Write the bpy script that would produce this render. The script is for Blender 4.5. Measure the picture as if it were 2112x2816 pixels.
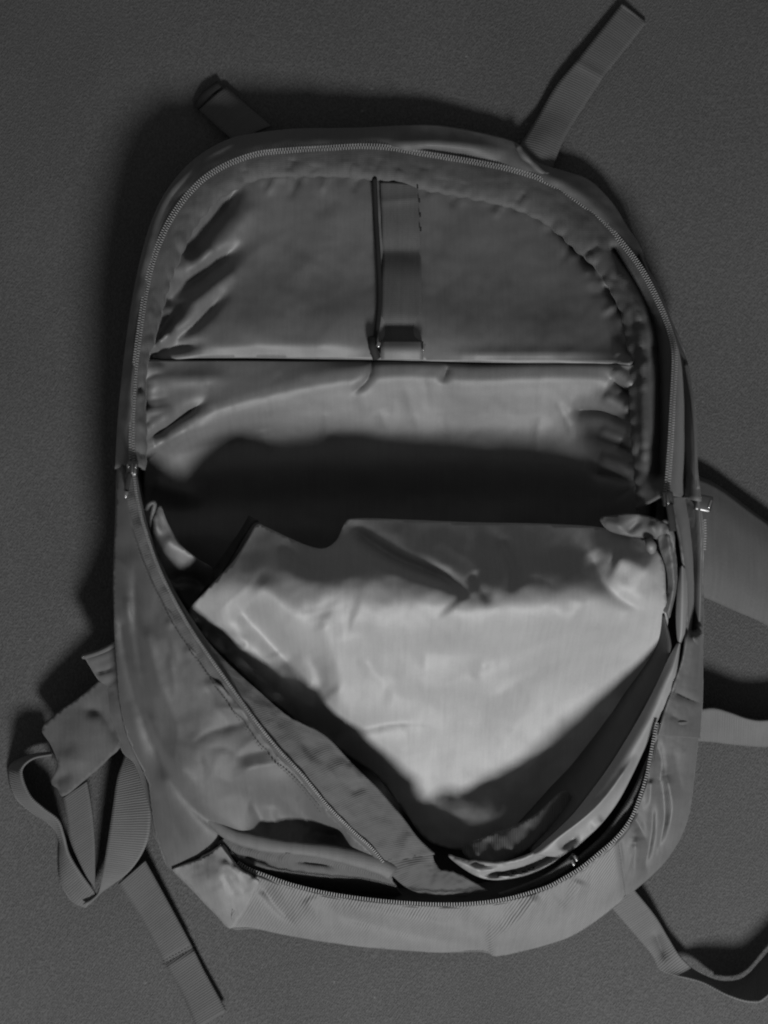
import bpy, math, random
import numpy as np
from mathutils import Vector, noise
from mathutils.geometry import delaunay_2d_cdt

random.seed(7)
for o in list(bpy.data.objects):
    bpy.data.objects.remove(o, do_unlink=True)
scn = bpy.context.scene

# ------------------------------------------------------------------ camera, light, exposure
S = 0.000204          # metres per design unit
DC = 3200.0           # camera height in design units
CX, CY = 1056.0, 1408.0

cam_d = bpy.data.cameras.new("camera")
cam = bpy.data.objects.new("camera", cam_d)
scn.collection.objects.link(cam)
scn.camera = cam
cam.location = (0, 0, DC * S)
cam.rotation_euler = (0, 0, 0)
cam_d.sensor_fit = 'VERTICAL'
cam_d.sensor_height = 24.0
cam_d.lens = 24.0 * DC / 2816.0
cam_d.clip_start = 0.01
cam_d.clip_end = 50
cam_d.dof.use_dof = True
cam_d.dof.focus_distance = (DC - 200) * S
cam_d.dof.aperture_fstop = 2.8

world = bpy.data.worlds.new("World")
scn.world = world
world.use_nodes = True
bg = world.node_tree.nodes["Background"]
bg.inputs[0].default_value = (1, 1, 1, 1)
bg.inputs[1].default_value = 0.125

lamp_d = bpy.data.lights.new("room_lamp", 'AREA')
lamp_d.shape = 'DISK'
lamp_d.size = 0.29
lamp_d.energy = 24.0
lamp_d.color = (1, 1, 1)
lamp = bpy.data.objects.new("room_lamp", lamp_d)
scn.collection.objects.link(lamp)
lamp.location = Vector((0.27, -1.13, 0.95)) * 1.0
lamp.rotation_euler = (Vector((0.0, 0.02, 0.03)) - lamp.location).to_track_quat('-Z', 'Y').to_euler()

scn.cycles.filter_width = 2.0
scn.view_settings.view_transform = 'Standard'
scn.view_settings.look = 'None'
scn.view_settings.exposure = 0.0
scn.view_settings.gamma = 1.0
scn.view_settings.use_curve_mapping = False

# ------------------------------------------------------------------ materials
def base_mat(name, rough=0.8, spec=0.3):
    m = bpy.data.materials.new(name)
    m.use_nodes = True
    nt = m.node_tree
    b = nt.nodes["Principled BSDF"]
    b.inputs["Roughness"].default_value = rough
    b.inputs["Specular IOR Level"].default_value = spec
    return m, nt, b

def fabric(name, col, rough=0.75, spec=0.3, sheen=0.0, weave=700.0, weave_bump=0.25, weave_dist=0.0004,
           crinkle=60.0, crinkle_bump=0.15, crinkle_dist=0.002, angle=0.0, var=0.17, uv=False, twill=False):
    """grey cloth: base colour with slow tonal wear, fine thread relief and soft crinkles"""
    m, nt, b = base_mat(name, rough, spec)
    N, L = nt.nodes, nt.links
    tc = N.new("ShaderNodeTexCoord")
    src = tc.outputs["UV" if uv else "Object"]
    mp = N.new("ShaderNodeMapping")
    mp.inputs["Rotation"].default_value[2] = angle
    L.new(src, mp.inputs["Vector"])
    n1 = N.new("ShaderNodeTexNoise")
    n1.inputs["Scale"].default_value = 28.0
    n1.inputs["Detail"].default_value = 5.0
    L.new(src, n1.inputs["Vector"])
    n0 = N.new("ShaderNodeTexNoise")
    n0.inputs["Scale"].default_value = 1300.0
    n0.inputs["Detail"].default_value = 2.0
    L.new(src, n0.inputs["Vector"])
    ms = N.new("ShaderNodeMapping"); ms.inputs["Scale"].default_value = (1.0, 0.07, 0.07)
    ms.inputs["Rotation"].default_value[2] = angle
    L.new(src, ms.inputs["Vector"])
    n3 = N.new("ShaderNodeTexNoise"); n3.inputs["Scale"].default_value = 620.0; n3.inputs["Detail"].default_value = 3.0
    L.new(ms.outputs[0], n3.inputs["Vector"])
    m0 = N.new("ShaderNodeMath"); m0.operation = 'ADD'
    L.new(n3.outputs["Fac"], m0.inputs[0]); L.new(n0.outputs["Fac"], m0.inputs[1])
    m1 = N.new("ShaderNodeMath"); m1.operation = 'MULTIPLY'; m1.inputs[1].default_value = 0.5
    L.new(m0.outputs[0], m1.inputs[0])
    mx = N.new("ShaderNodeMath"); mx.operation = 'ADD'
    L.new(n1.outputs["Fac"], mx.inputs[0]); L.new(m1.outputs[0], mx.inputs[1])
    cr = N.new("ShaderNodeMapRange")
    cr.inputs["From Min"].default_value = 0.7; cr.inputs["From Max"].default_value = 1.3
    cr.inputs["To Min"].default_value = col * (1 - var); cr.inputs["To Max"].default_value = col * (1 + var)
    L.new(mx.outputs[0], cr.inputs["Value"])
    L.new(cr.outputs[0], b.inputs["Base Color"])
    b.inputs["Sheen Weight"].default_value = sheen
    b.inputs["Sheen Roughness"].default_value = 0.4
    w1 = N.new("ShaderNodeTexWave")
    w1.wave_type = 'BANDS'; w1.bands_direction = 'X'
    w1.inputs["Scale"].default_value = weave
    w1.inputs["Distortion"].default_value = 0.6
    w1.inputs["Detail"].default_value = 1.0
    L.new(mp.outputs[0], w1.inputs["Vector"])
    h = w1.outputs["Fac"]
    if not twill:
        w2 = N.new("ShaderNodeTexWave")
        w2.wave_type = 'BANDS'; w2.bands_direction = 'Y'
        w2.inputs["Scale"].default_value = weave * 1.03
        w2.inputs["Distortion"].default_value = 0.6
        L.new(mp.outputs[0], w2.inputs["Vector"])
        ad = N.new("ShaderNodeMath"); ad.operation = 'MULTIPLY'
        L.new(w1.outputs["Fac"], ad.inputs[0]); L.new(w2.outputs["Fac"], ad.inputs[1])
        h = ad.outputs[0]
    b1 = N.new("ShaderNodeBump")
    b1.inputs["Strength"].default_value = weave_bump
    b1.inputs["Distance"].default_value = weave_dist
    L.new(h, b1.inputs["Height"])
    n2 = N.new("ShaderNodeTexNoise")
    n2.inputs["Scale"].default_value = crinkle
    n2.noise_type = 'RIDGED_MULTIFRACTAL'
    n2.normalize = True
    n2.inputs["Detail"].default_value = 3.0
    n2.inputs["Distortion"].default_value = 0.4
    L.new(src, n2.inputs["Vector"])
    b2 = N.new("ShaderNodeBump")
    b2.inputs["Strength"].default_value = crinkle_bump
    b2.inputs["Distance"].default_value = crinkle_dist
    L.new(n2.outputs["Fac"], b2.inputs["Height"])
    L.new(b1.outputs[0], b2.inputs["Normal"])
    L.new(b2.outputs[0], b.inputs["Normal"])
    return m

def metal(name, col, rough):
    m, nt, b = base_mat(name, rough, 0.5)
    b.inputs["Metallic"].default_value = 1.0
    n = nt.nodes.new("ShaderNodeTexNoise"); n.inputs["Scale"].default_value = 300
    r = nt.nodes.new("ShaderNodeMapRange")
    r.inputs["To Min"].default_value = col * 0.8; r.inputs["To Max"].default_value = col * 1.15
    nt.links.new(n.outputs["Fac"], r.inputs["Value"]); nt.links.new(r.outputs[0], b.inputs["Base Color"])
    return m

def carpet_mat():
    m, nt, b = base_mat("carpet_pile", 1.0, 0.05)
    N, L = nt.nodes, nt.links
    tc = N.new("ShaderNodeTexCoord")
    mp = N.new("ShaderNodeMapping"); mp.inputs["Rotation"].default_value[2] = math.radians(38)
    L.new(tc.outputs["Object"], mp.inputs["Vector"])
    vo = N.new("ShaderNodeTexVoronoi"); vo.inputs["Scale"].default_value = 1150; vo.inputs["Randomness"].default_value = 0.8
    mp2 = N.new("ShaderNodeMapping"); mp2.inputs["Rotation"].default_value[2] = math.radians(38)
    mp2.inputs["Scale"].default_value = (1.0, 0.62, 1.0)
    L.new(tc.outputs["Object"], mp2.inputs["Vector"]); L.new(mp2.outputs[0], vo.inputs["Vector"])
    n1 = N.new("ShaderNodeTexNoise"); n1.inputs["Scale"].default_value = 1300; n1.inputs["Detail"].default_value = 3
    L.new(mp2.outputs[0], n1.inputs["Vector"])
    n2 = N.new("ShaderNodeTexNoise"); n2.inputs["Scale"].default_value = 11; n2.inputs["Detail"].default_value = 5
    L.new(tc.outputs["Object"], n2.inputs["Vector"])
    w = N.new("ShaderNodeTexWave"); w.inputs["Scale"].default_value = 260; w.inputs["Distortion"].default_value = 3.0
    w.inputs["Detail"].default_value = 3; w.inputs["Detail Scale"].default_value = 2
    L.new(mp.outputs[0], w.inputs["Vector"])
    a = N.new("ShaderNodeMath"); a.operation = 'MULTIPLY_ADD'; a.inputs[1].default_value = 0.9
    L.new(n1.outputs["Fac"], a.inputs[0]); L.new(vo.outputs["Distance"], a.inputs[2])
    a2 = N.new("ShaderNodeMath"); a2.operation = 'MULTIPLY_ADD'; a2.inputs[1].default_value = 0.22
    L.new(w.outputs["Fac"], a2.inputs[0]); L.new(a.outputs[0], a2.inputs[2])
    mixc = N.new("ShaderNodeMath"); mixc.operation = 'MULTIPLY_ADD'; mixc.inputs[1].default_value = 0.5
    L.new(n2.outputs["Fac"], mixc.inputs[0]); L.new(a2.outputs[0], mixc.inputs[2])
    r = N.new("ShaderNodeMapRange")
    r.inputs["From Min"].default_value = 0.6; r.inputs["From Max"].default_value = 1.7
    r.inputs["To Min"].default_value = 0.043; r.inputs["To Max"].default_value = 0.098
    L.new(mixc.outputs[0], r.inputs["Value"]); L.new(r.outputs[0], b.inputs["Base Color"])
    fl = N.new("ShaderNodeTexVoronoi"); fl.inputs["Scale"].default_value = 55
    L.new(tc.outputs["Object"], fl.inputs["Vector"])
    th = N.new("ShaderNodeMapRange"); th.inputs["From Min"].default_value = 0.02; th.inputs["From Max"].default_value = 0.055
    th.inputs["To Min"].default_value = 1.7; th.inputs["To Max"].default_value = 1.0
    L.new(fl.outputs["Distance"], th.inputs["Value"])
    mu = N.new("ShaderNodeMath"); mu.operation = 'MULTIPLY'
    L.new(r.outputs[0], mu.inputs[0]); L.new(th.outputs[0], mu.inputs[1]); L.new(mu.outputs[0], b.inputs["Base Color"])
    bm = N.new("ShaderNodeBump"); bm.inputs["Strength"].default_value = 0.5; bm.inputs["Distance"].default_value = 0.0009
    L.new(a2.outputs[0], bm.inputs["Height"]); L.new(bm.outputs[0], b.inputs["Normal"])
    b.inputs["Sheen Weight"].default_value = 0.1
    return m

M = {}
M['carpet'] = carpet_mat()
M['shell'] = fabric("shell_nylon", 0.08, 0.6, 0.5, 0.1, weave=420, crinkle=22, crinkle_bump=0.2, crinkle_dist=0.003)
M['binding'] = fabric("binding_tape", 0.085, 0.85, 0.2, 0.1, weave=300, crinkle=60, crinkle_bump=0.2, crinkle_dist=0.002, var=0.2)
M['lining'] = fabric("lining_nylon", 0.112, 0.55, 0.7, 0.05, weave=500, weave_bump=0.15, crinkle=24, crinkle_bump=0.12, crinkle_dist=0.003, var=0.16)
M['pocket'] = fabric("pocket_satin", 0.245, 0.56, 0.65, 0.1, weave=500, weave_bump=0.15, crinkle=20, crinkle_bump=0.3, crinkle_dist=0.005, var=0.13)
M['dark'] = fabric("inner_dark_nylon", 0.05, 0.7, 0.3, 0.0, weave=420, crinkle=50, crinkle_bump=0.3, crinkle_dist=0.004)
M['satin'] = fabric("facing_satin", 0.15, 0.55, 0.55, 0.1, weave=500, weave_bump=0.1, crinkle=18, crinkle_bump=0.15, crinkle_dist=0.004, var=0.13)
M['twill'] = fabric("bottom_twill", 0.138, 0.62, 0.4, 0.1, weave=215, weave_bump=0.5, weave_dist=0.0006, crinkle=30, crinkle_bump=0.2,
                    crinkle_dist=0.003, angle=math.radians(28), twill=True)
M['patch'] = fabric("corner_patch_nylon", 0.16, 0.6, 0.5, 0.1, weave=500, crinkle=20, crinkle_bump=0.35, crinkle_dist=0.004)
M['web'] = fabric("webbing", 0.082, 0.8, 0.25, 0.05, weave=235, weave_bump=0.42, weave_dist=0.0005, crinkle=80, crinkle_bump=0.1,
                  uv=True, twill=True)
M['weblight'] = fabric("webbing_light", 0.10, 0.75, 0.3, 0.1, weave=235, weave_bump=0.42, weave_dist=0.0005, crinkle=80, crinkle_bump=0.1,
                       uv=True, twill=True)
M['tape'] = fabric("zipper_tape_cloth", 0.085, 0.85, 0.2, 0.05, weave=260, weave_bump=0.5, weave_dist=0.0004, crinkle=70, crinkle_bump=0.3,
                   crinkle_dist=0.003, uv=True, twill=True)
M['shellpale'] = fabric("pale_shell_nylon", 0.098, 0.62, 0.45, 0.1, weave=420, crinkle=22, crinkle_bump=0.2, crinkle_dist=0.003)
M['pad'] = fabric("padded_mesh", 0.092, 0.9, 0.15, 0.05, weave=460, weave_bump=0.3, crinkle=30, crinkle_bump=0.2)
M['teeth'] = fabric("zipper_tooth_plastic", 0.3, 0.35, 0.5, 0.0, weave=300, weave_bump=0.0, crinkle_bump=0.0)
M['metal'] = metal("slider_metal", 0.55, 0.3)
M['darkmetal'] = metal("dark_slider_metal", 0.18, 0.4)
M['black'] = fabric("black_cord", 0.02, 0.8, 0.2, 0.0, crinkle_bump=0.1)

# ------------------------------------------------------------------ geometry helpers
def P(x, y, z):
    k = 1 - z / DC
    return ((x - CX) * k * S, -(y - CY) * k * S, z * S)

def resample(pts, n, closed=False):
    p = np.array(pts, float)
    if len(p) == 2:
        t = np.linspace(0, 1, n)[:, None]
        return p[0] * (1 - t) + p[1] * t
    if closed:
        q = np.vstack([p[-1], p, p[0], p[1]])
    else:
        q = np.vstack([2 * p[0] - p[1], p, 2 * p[-1] - p[-2]])
    out = []
    for i in range(1, len(q) - 2):
        p0, p1, p2, p3 = q[i - 1], q[i], q[i + 1], q[i + 2]
        for t in np.linspace(0, 1, 14, endpoint=False):
            a = 0.5 * ((2 * p1) + (-p0 + p2) * t + (2 * p0 - 5 * p1 + 4 * p2 - p3) * t * t + (-p0 + 3 * p1 - 3 * p2 + p3) * t ** 3)
            out.append(a)
    out.append(q[-2])
    d = np.array(out)
    s = np.concatenate([[0], np.cumsum(np.linalg.norm(np.diff(d, axis=0), axis=1))])
    t = np.linspace(0, s[-1], n + 1)[:-1] if closed else np.linspace(0, s[-1], n)
    return np.stack([np.interp(t, s, d[:, k]) for k in range(d.shape[1])], 1)

def fold_z(x, y, folds):
    """soft creases: each (polyline, width, height); width may be a pair (start, end)"""
    z = np.zeros_like(x)
    for f in folds:
        pl, w, a = f[0], f[1], f[2]
        pl = resample(pl, 16) if len(pl) > 2 else np.array(pl, float)
        best = np.full(x.shape, 1e9); tb = np.zeros_like(x)
        n = len(pl) - 1
        for i in range(n):
            ax, ay = pl[i][:2]; bx, by = pl[i + 1][:2]
            dx, dy = bx - ax, by - ay
            t = np.clip(((x - ax) * dx + (y - ay) * dy) / (dx * dx + dy * dy + 1e-9), 0, 1)
            d = np.hypot(x - ax - t * dx, y - ay - t * dy)
            m = d < best
            best[m] = d[m]; tb[m] = (i + t[m]) / n
        ww = w if not isinstance(w, tuple) else w[0] + (w[1] - w[0]) * tb
        taper = np.ones_like(tb) if (len(f) > 3 and f[3] == 'open') else (np.minimum(1, 6 * tb + 0.25) * np.minimum(1, 3 * (1 - tb) + 0.1))
        z += a * np.exp(-(best / ww) ** (1.1 if (len(f) > 3 and f[3] == 'crease') else 1.6)) * taper
    return z

def wrinkles(seed, n, box, ang, spread, length, width, amp):
    """many slight random creases lying roughly along one direction"""
    r = random.Random(seed); out = []
    for _ in range(n):
        x, y = r.uniform(box[0], box[2]), r.uniform(box[1], box[3])
        a = math.radians(ang + r.gauss(0, spread)); L = r.uniform(*length) / 2
        b = a + r.gauss(0, 0.35)
        out.append(([(x - L * math.cos(a), y - L * math.sin(a)), (x + r.gauss(0, 6), y + r.gauss(0, 6)), (x + L * math.cos(b), y + L * math.sin(b))],
                    (r.uniform(*width), r.uniform(*width)), r.choice((-1, 1, 1)) * r.uniform(*amp), 'crease'))
    return out

def crumple(x, y, amp, scale, seed):
    if amp == 0:
        return np.zeros_like(x)
    f = x.ravel(); g = y.ravel()
    r = np.array([noise.fractal(Vector((a / scale, b / scale, seed * 3.7)), 0.9, 2.1, 3) for a, b in zip(f, g)])
    return (amp * r).reshape(x.shape)

def make(name, verts, faces, mat, parent, uvs=None, thick=0.0, label=None, kind=None, smooth=True):
    me = bpy.data.meshes.new(name)
    me.from_pydata([tuple(v) for v in verts], [], faces)
    if smooth:
        me.polygons.foreach_set("use_smooth", [True] * len(me.polygons))
    if uvs is not None:
        ul = me.uv_layers.new(name="UVMap")
        for lp in me.loops:
            ul.data[lp.index].uv = uvs[lp.vertex_index]
    me.update()
    ob = bpy.data.objects.new(name, me)
    scn.collection.objects.link(ob)
    ob.data.materials.append(M[mat] if isinstance(mat, str) else mat)
    if parent is not None:
        ob.parent = parent
    if thick:
        sm = ob.modifiers.new("thickness", 'SOLIDIFY')
        sm.thickness = thick; sm.offset = -1.0
    if label: ob["label"] = label
    if kind: ob["kind"] = kind
    return ob

def loft(name, curves, mat, parent, nu=80, nv=None, folds=(), amp=0.0, ascale=60.0, seed=1, thick=0.0012, closed=False,
         label=None, kind=None, flip=False):
    C = [resample(c, nu, closed) for c in curves]
    A = np.stack(C, 0)                                   # curves x nu x 3
    nv = nv or (len(curves) - 1) * 8 + 1
    G = np.stack([resample(A[:, j, :], nv) for j in range(nu)], 1)  # nv x nu x 3
    x, y = G[..., 0], G[..., 1]
    z = G[..., 2] + fold_z(x, y, folds) + crumple(x, y, amp, ascale, seed)
    V = [P(x[i, j], y[i, j], z[i, j]) for i in range(nv) for j in range(nu)]
    Vn = np.array(V).reshape(nv, nu, 3)
    u = np.concatenate([[0], np.cumsum(np.linalg.norm(np.diff(Vn[nv // 2], axis=0), axis=1))])
    v = np.concatenate([[0], np.cumsum(np.linalg.norm(np.diff(Vn[:, nu // 2], axis=0), axis=1))])
    U = [(u[j], v[i]) for i in range(nv) for j in range(nu)]
    F = []
    nj = nu if closed else nu - 1
    for i in range(nv - 1):
        for j in range(nj):
            j2 = (j + 1) % nu
            f = (i * nu + j, (i + 1) * nu + j, (i + 1) * nu + j2, i * nu + j2)
            F.append(f[::-1] if flip else f)
    # face up on average
    a = np.array([V[F[len(F) // 2][k]] for k in range(3)])
    return make(name, V, F, mat, parent, U, thick, label, kind)

def tps(ctrl, lam=4.0):
    c = np.array(ctrl, float)
    n = len(c)
    sc = 1000.0
    xy = c[:, :2] / sc
    d = np.linalg.norm(xy[:, None] - xy[None], axis=2)
    K = np.where(d > 0, d * d * np.log(d + 1e-12), 0) + lam * 1e-5 * np.eye(n)
    Q = np.hstack([np.ones((n, 1)), xy])
    A = np.zeros((n + 3, n + 3)); A[:n, :n] = K; A[:n, n:] = Q; A[n:, :n] = Q.T
    b = np.zeros(n + 3); b[:n] = c[:, 2]
    w = np.linalg.solve(A, b)
    def ev(x, y):
        q = np.stack([x, y], -1) / sc
        d = np.linalg.norm(q[:, None] - xy[None], axis=2)
        return np.where(d > 0, d * d * np.log(d + 1e-12), 0) @ w[:n] + w[n] + q @ w[n + 1:]
    return ev

def inside(px, py, poly):
    r = np.zeros(px.shape, bool)
    n = len(poly)
    for i in range(n):
        x1, y1 = poly[i][:2]; x2, y2 = poly[(i + 1) % n][:2]
        c = ((y1 > py) != (y2 > py)) & (px < (x2 - x1) * (py - y1) / (y2 - y1 + 1e-12) + x1)
        r ^= c
    return r

def patch(name, poly, ctrl, mat, parent, step=11.0, folds=(), amp=0.0, ascale=70.0, seed=1, thick=0.0012, label=None, nb=None, edge_fix=True):
    """cloth sheet: smooth outline (x, y, z), inner heights, creases"""
    pc = np.array(poly, float)
    per = np.sum(np.linalg.norm(np.diff(np.vstack([pc, pc[:1]])[:, :2], axis=0), axis=1))
    nb = nb or int(per / step)
    B = resample(poly, nb, True)
    x0, y0 = B[:, 0].min(), B[:, 1].min(); x1, y1 = B[:, 0].max(), B[:, 1].max()
    xs = np.arange(x0, x1, step); ys = np.arange(y0, y1, step * 0.87)
    gx, gy = np.meshgrid(xs, ys)
    gx = gx + (np.arange(len(ys)) % 2)[:, None] * step * 0.5
    gx = gx.ravel(); gy = gy.ravel()
    m = inside(gx, gy, B)
    gx, gy = gx[m], gy[m]
    d = np.min(np.hypot(gx[:, None] - B[None, :, 0], gy[:, None] - B[None, :, 1]), axis=1)
    m = d > step * 0.6
    gx, gy = gx[m], gy[m]
    X = np.concatenate([B[:, 0], gx]); Y = np.concatenate([B[:, 1], gy])
    vs = [Vector((a, b)) for a, b in zip(X, Y)]
    r = delaunay_2d_cdt(vs, [], [list(range(nb))], 1, 1e-5)
    ov, of = r[0], r[2]
    X = np.array([v.x for v in ov]); Y = np.array([v.y for v in ov])
    k = max(1, nb // 90)
    ev = tps([tuple(b) for b in B[::k]] + list(ctrl))
    Z = ev(X, Y) + fold_z(X, Y, folds) + crumple(X, Y, amp, ascale, seed)
    V = [P(a, b, c) for a, b, c in zip(X, Y, Z)]
    U = [(a * S, b * S) for a, b in zip(X, Y)]
    F = []
    for f in of:
        f = list(f)
        a, b, c = [Vector(V[i]) for i in f[:3]]
        if (b - a).cross(c - a).z < 0: f.reverse()
        F.append(tuple(f))
    return make(name, V, F, mat, parent, U, thick, label)

def tube(name, pts, rad, mat, parent, n=60, k=8, flat=1.0, label=None, amp=0.0):
    C = resample(pts, n)
    W = np.array([P(*c[:3]) for c in C])
    V, F, U = [], [], []
    L = 0.0
    for i in range(n):
        t = W[min(i + 1, n - 1)] - W[max(i - 1, 0)]
        t = Vector(t).normalized()
        up = Vector((0, 0, 1)) if abs(t.z) < 0.95 else Vector((1, 0, 0))
        s = t.cross(up).normalized(); u = s.cross(t)
        if i: L += np.linalg.norm(W[i] - W[i - 1])
        r = rad * S if not callable(rad) else rad(i / (n - 1)) * S
        r *= 1 + amp * noise.noise(Vector((i * 0.35, 3.1, rad if not callable(rad) else 1.0)))
        for j in range(k):
            a = 2 * math.pi * j / k
            V.append(Vector(W[i]) + s * math.cos(a) * r + u * math.sin(a) * r * flat)
            U.append((L, j / k * 0.01))
    for i in range(n - 1):
        for j in range(k):
            j2 = (j + 1) % k
            F.append((i * k + j, i * k + j2, (i + 1) * k + j2, (i + 1) * k + j))
    F.append(tuple(range(k))[::-1]); F.append(tuple((n - 1) * k + j for j in range(k)))
    return make(name, V, F, mat, parent, U, 0.0, label)

def teeth(name, pts, parent, pitch=6.6, rows=(-1, 1), length=9.0, width=3.6, height=5.0, off=0.0, mat='teeth', lift=3.0):
    """zipper teeth: one small rounded block per tooth along a curve (too small to pick apart, so one part)"""
    C0 = resample(pts, 400)
    tot = np.sum(np.linalg.norm(np.diff(C0, axis=0), axis=1))
    n = int(tot / pitch)
    C = resample(pts, n)
    V, F = [], []
    for i in range(n):
        c = Vector(C[i]); t = Vector(C[min(i + 1, n - 1)]) - Vector(C[max(i - 1, 0)])
        t.z = 0; t.normalize()
        s = Vector((-t.y, t.x, 0))
        for rI, row in enumerate(rows):
            cc = c + t * (pitch * 0.5 * rI) + s * (row * length * 0.42 + off)
            b = len(V)
            hw, hl, hh = width / 2, length / 2, height
            for (a, l, h) in ((-1, -1, 0), (1, -1, 0), (1, 1, 0), (-1, 1, 0), (-.6, -.75, 1), (.6, -.75, 1), (.6, .75, 1), (-.6, .75, 1)):
                q = cc + t * (a * hw) + s * (l * hl)
                V.append(P(q.x, q.y, c.z + lift + h * hh))
            for f in ((4, 5, 6, 7), (0, 1, 5, 4), (1, 2, 6, 5), (2, 3, 7, 6), (3, 0, 4, 7)):
                F.append(tuple(b + k for k in f[::-1]))
    o = make(name, V, F, mat, parent, None, 0.0, None, "stuff", smooth=False)
    return o

def stitches(name, pts, parent, pitch=9.0, length=6.0, width=1.6, mat='teeth', lift=2.0):
    C0 = resample(pts, 200)
    tot = np.sum(np.linalg.norm(np.diff(C0, axis=0), axis=1))
    n = max(3, int(tot / pitch)); C = resample(pts, n)
    V, F = [], []
    for i in range(n):
        c = Vector(C[i]); t = Vector(C[min(i + 1, n - 1)]) - Vector(C[max(i - 1, 0)]); t.z = 0; t.normalize(); s = Vector((-t.y, t.x, 0))
        b = len(V)
        for a, l, h in ((-1, -1, 0), (1, -1, 0), (1, 1, 0), (-1, 1, 0), (-.7, -.6, 1), (.7, -.6, 1), (.7, .6, 1), (-.7, .6, 1)):
            q = c + t * (a * length / 2) + s * (l * width)
            V.append(P(q.x, q.y, c.z + lift * (0.2 + h)))
        for f in ((4, 5, 6, 7), (0, 1, 5, 4), (1, 2, 6, 5), (2, 3, 7, 6), (3, 0, 4, 7)):
            F.append(tuple(b + k for k in f[::-1]))
    return make(name, V, F, mat, parent, None, 0.0, None, "stuff", smooth=False)

def rbox(name, centre, size, ang, mat, parent, bevel=0.25, tilt=0.0, label=None):
    """small hardware piece: bevelled block in design units"""
    import bmesh
    bm = bmesh.new()
    bmesh.ops.create_cube(bm, size=1.0)
    for v in bm.verts:
        v.co.x *= size[0] * S; v.co.y *= size[1] * S; v.co.z *= size[2] * S
    bmesh.ops.bevel(bm, geom=bm.edges[:], offset=min(size) * S * bevel, segments=2, affect='EDGES', profile=0.6)
    me = bpy.data.meshes.new(name); bm.to_mesh(me); bm.free()
    from mathutils import Matrix
    me.transform(Matrix.Translation(P(*centre)) @ Matrix.Rotation(-ang, 4, 'Z') @ Matrix.Rotation(tilt, 4, 'X'))
    ob = bpy.data.objects.new(name, me); scn.collection.objects.link(ob)
    me.polygons.foreach_set("use_smooth", [True] * len(me.polygons))
    me.materials.append(M[mat]); ob.parent = parent
    if label: ob["label"] = label
    return ob

def off(curve, dx=0, dy=0, dz=0):
    return [(p[0] + dx, p[1] + dy, p[2] + dz) for p in curve]

# ------------------------------------------------------------------ setting: the carpet
gv, gf, n = [], [], 40
for i in range(n + 1):
    for j in range(n + 1):
        x = (i / n - 0.5) * 6.0; y = (j / n - 0.5) * 6.0
        gv.append((x, y, 0.0012 * noise.noise(Vector((x * 6, y * 6, 0.3))) - 0.0012))
for i in range(n):
    for j in range(n):
        a = i * (n + 1) + j
        gf.append((a, a + n + 1, a + n + 2, a + 1))
carpet = make("carpet", gv, gf, 'carpet', None)
carpet["kind"] = "structure"
carpet["label"] = "dark grey short pile carpet under the backpack"
carpet["category"] = "carpet"

# ------------------------------------------------------------------ the backpack
bag = bpy.data.objects.new("backpack", None)
scn.collection.objects.link(bag)
bag["label"] = "grey backpack lying unzipped on its back on the dark carpet"
bag["category"] = "backpack"

OUT = [(322,1290,345),(330,1150,338),(345,1000,318),(365,850,288),(395,700,252),(430,590,215),(475,510,178),(540,440,142),(625,390,116),
       (700,372,102),(800,360,94),(900,358,88),(1000,356,80),(1100,350,72),(1180,347,66),(1250,355,58),(1350,375,50),(1420,398,46),
       (1475,450,44),(1560,478,46),(1620,500,50),(1680,560,62),(1720,625,82),(1755,680,104),(1800,780,150),(1840,880,200),(1872,950,236),
       (1895,1010,262),(1908,1100,290),(1914,1200,305),(1917,1300,312),(1925,1380,312),(1932,1480,300),(1932,1550,280),(1928,1700,250),
       (1926,1800,225),(1928,1920,190),(1922,2020,160),(1912,2120,140),(1890,2260,110),(1830,2370,90),(1720,2470,75),(1600,2560,60),
       (1500,2600,55),(1370,2630,50),(1330,2618,50),(1200,2620,50),(1000,2605,50),(800,2575,50),(700,2555,55),(632,2553,60),(560,2480,80),
       (475,2395,110),(440,2330,130),(420,2250,155),(405,2150,180),(375,2080,210),(345,2000,235),(328,1900,265),(322,1790,300),(318,1700,320),
       (315,1600,330),(318,1500,335),(322,1400,340)]

def foot(c, z=4, inset=0.985):
    r = []
    for (x, y, h) in c:
        k = (1 - h / DC) * inset / (1 - z / DC)
        r.append((CX + (x - CX) * k, CY + (y - CY) * k, z))
    return r

loft("side_wall", [OUT, foot(OUT, 4, 0.96)], 'shell', bag, nu=260, nv=12, closed=True, amp=5, ascale=90, flip=True)
base_poly = foot(OUT, 10, 0.94)
patch("back_panel", base_poly, [], 'dark', bag, step=40, thick=0)

# zipper ring: closed zipper from the left slider over the top to the right slider
ZIP = [(364,1275,400),(362,1200,395),(365,1100,380),(372,1000,360),(385,900,335),(400,800,305),(425,700,275),(470,600,238),(530,520,205),
       (600,465,178),(700,425,156),(800,413,142),(900,407,132),(1000,402,122),(1080,407,110),(1150,420,96),(1300,445,72),(1400,465,62),
       (1480,490,60),(1540,520,66),(1600,560,78),(1660,610,98),(1720,680,130),(1770,750,170),(1815,840,215),(1842,910,255),
       (1855,980,300),(1850,1100,350),(1845,1200,375),(1838,1300,390),(1832,1360,395)]
OUT_TOP = OUT[0:32]
def between(a, b, t, dz=0, n=60):
    A, B = resample(a, n), resample(b, n)
    r = A * (1 - t) + B * t
    r[:, 2] += dz
    return [tuple(v) for v in r]

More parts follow.
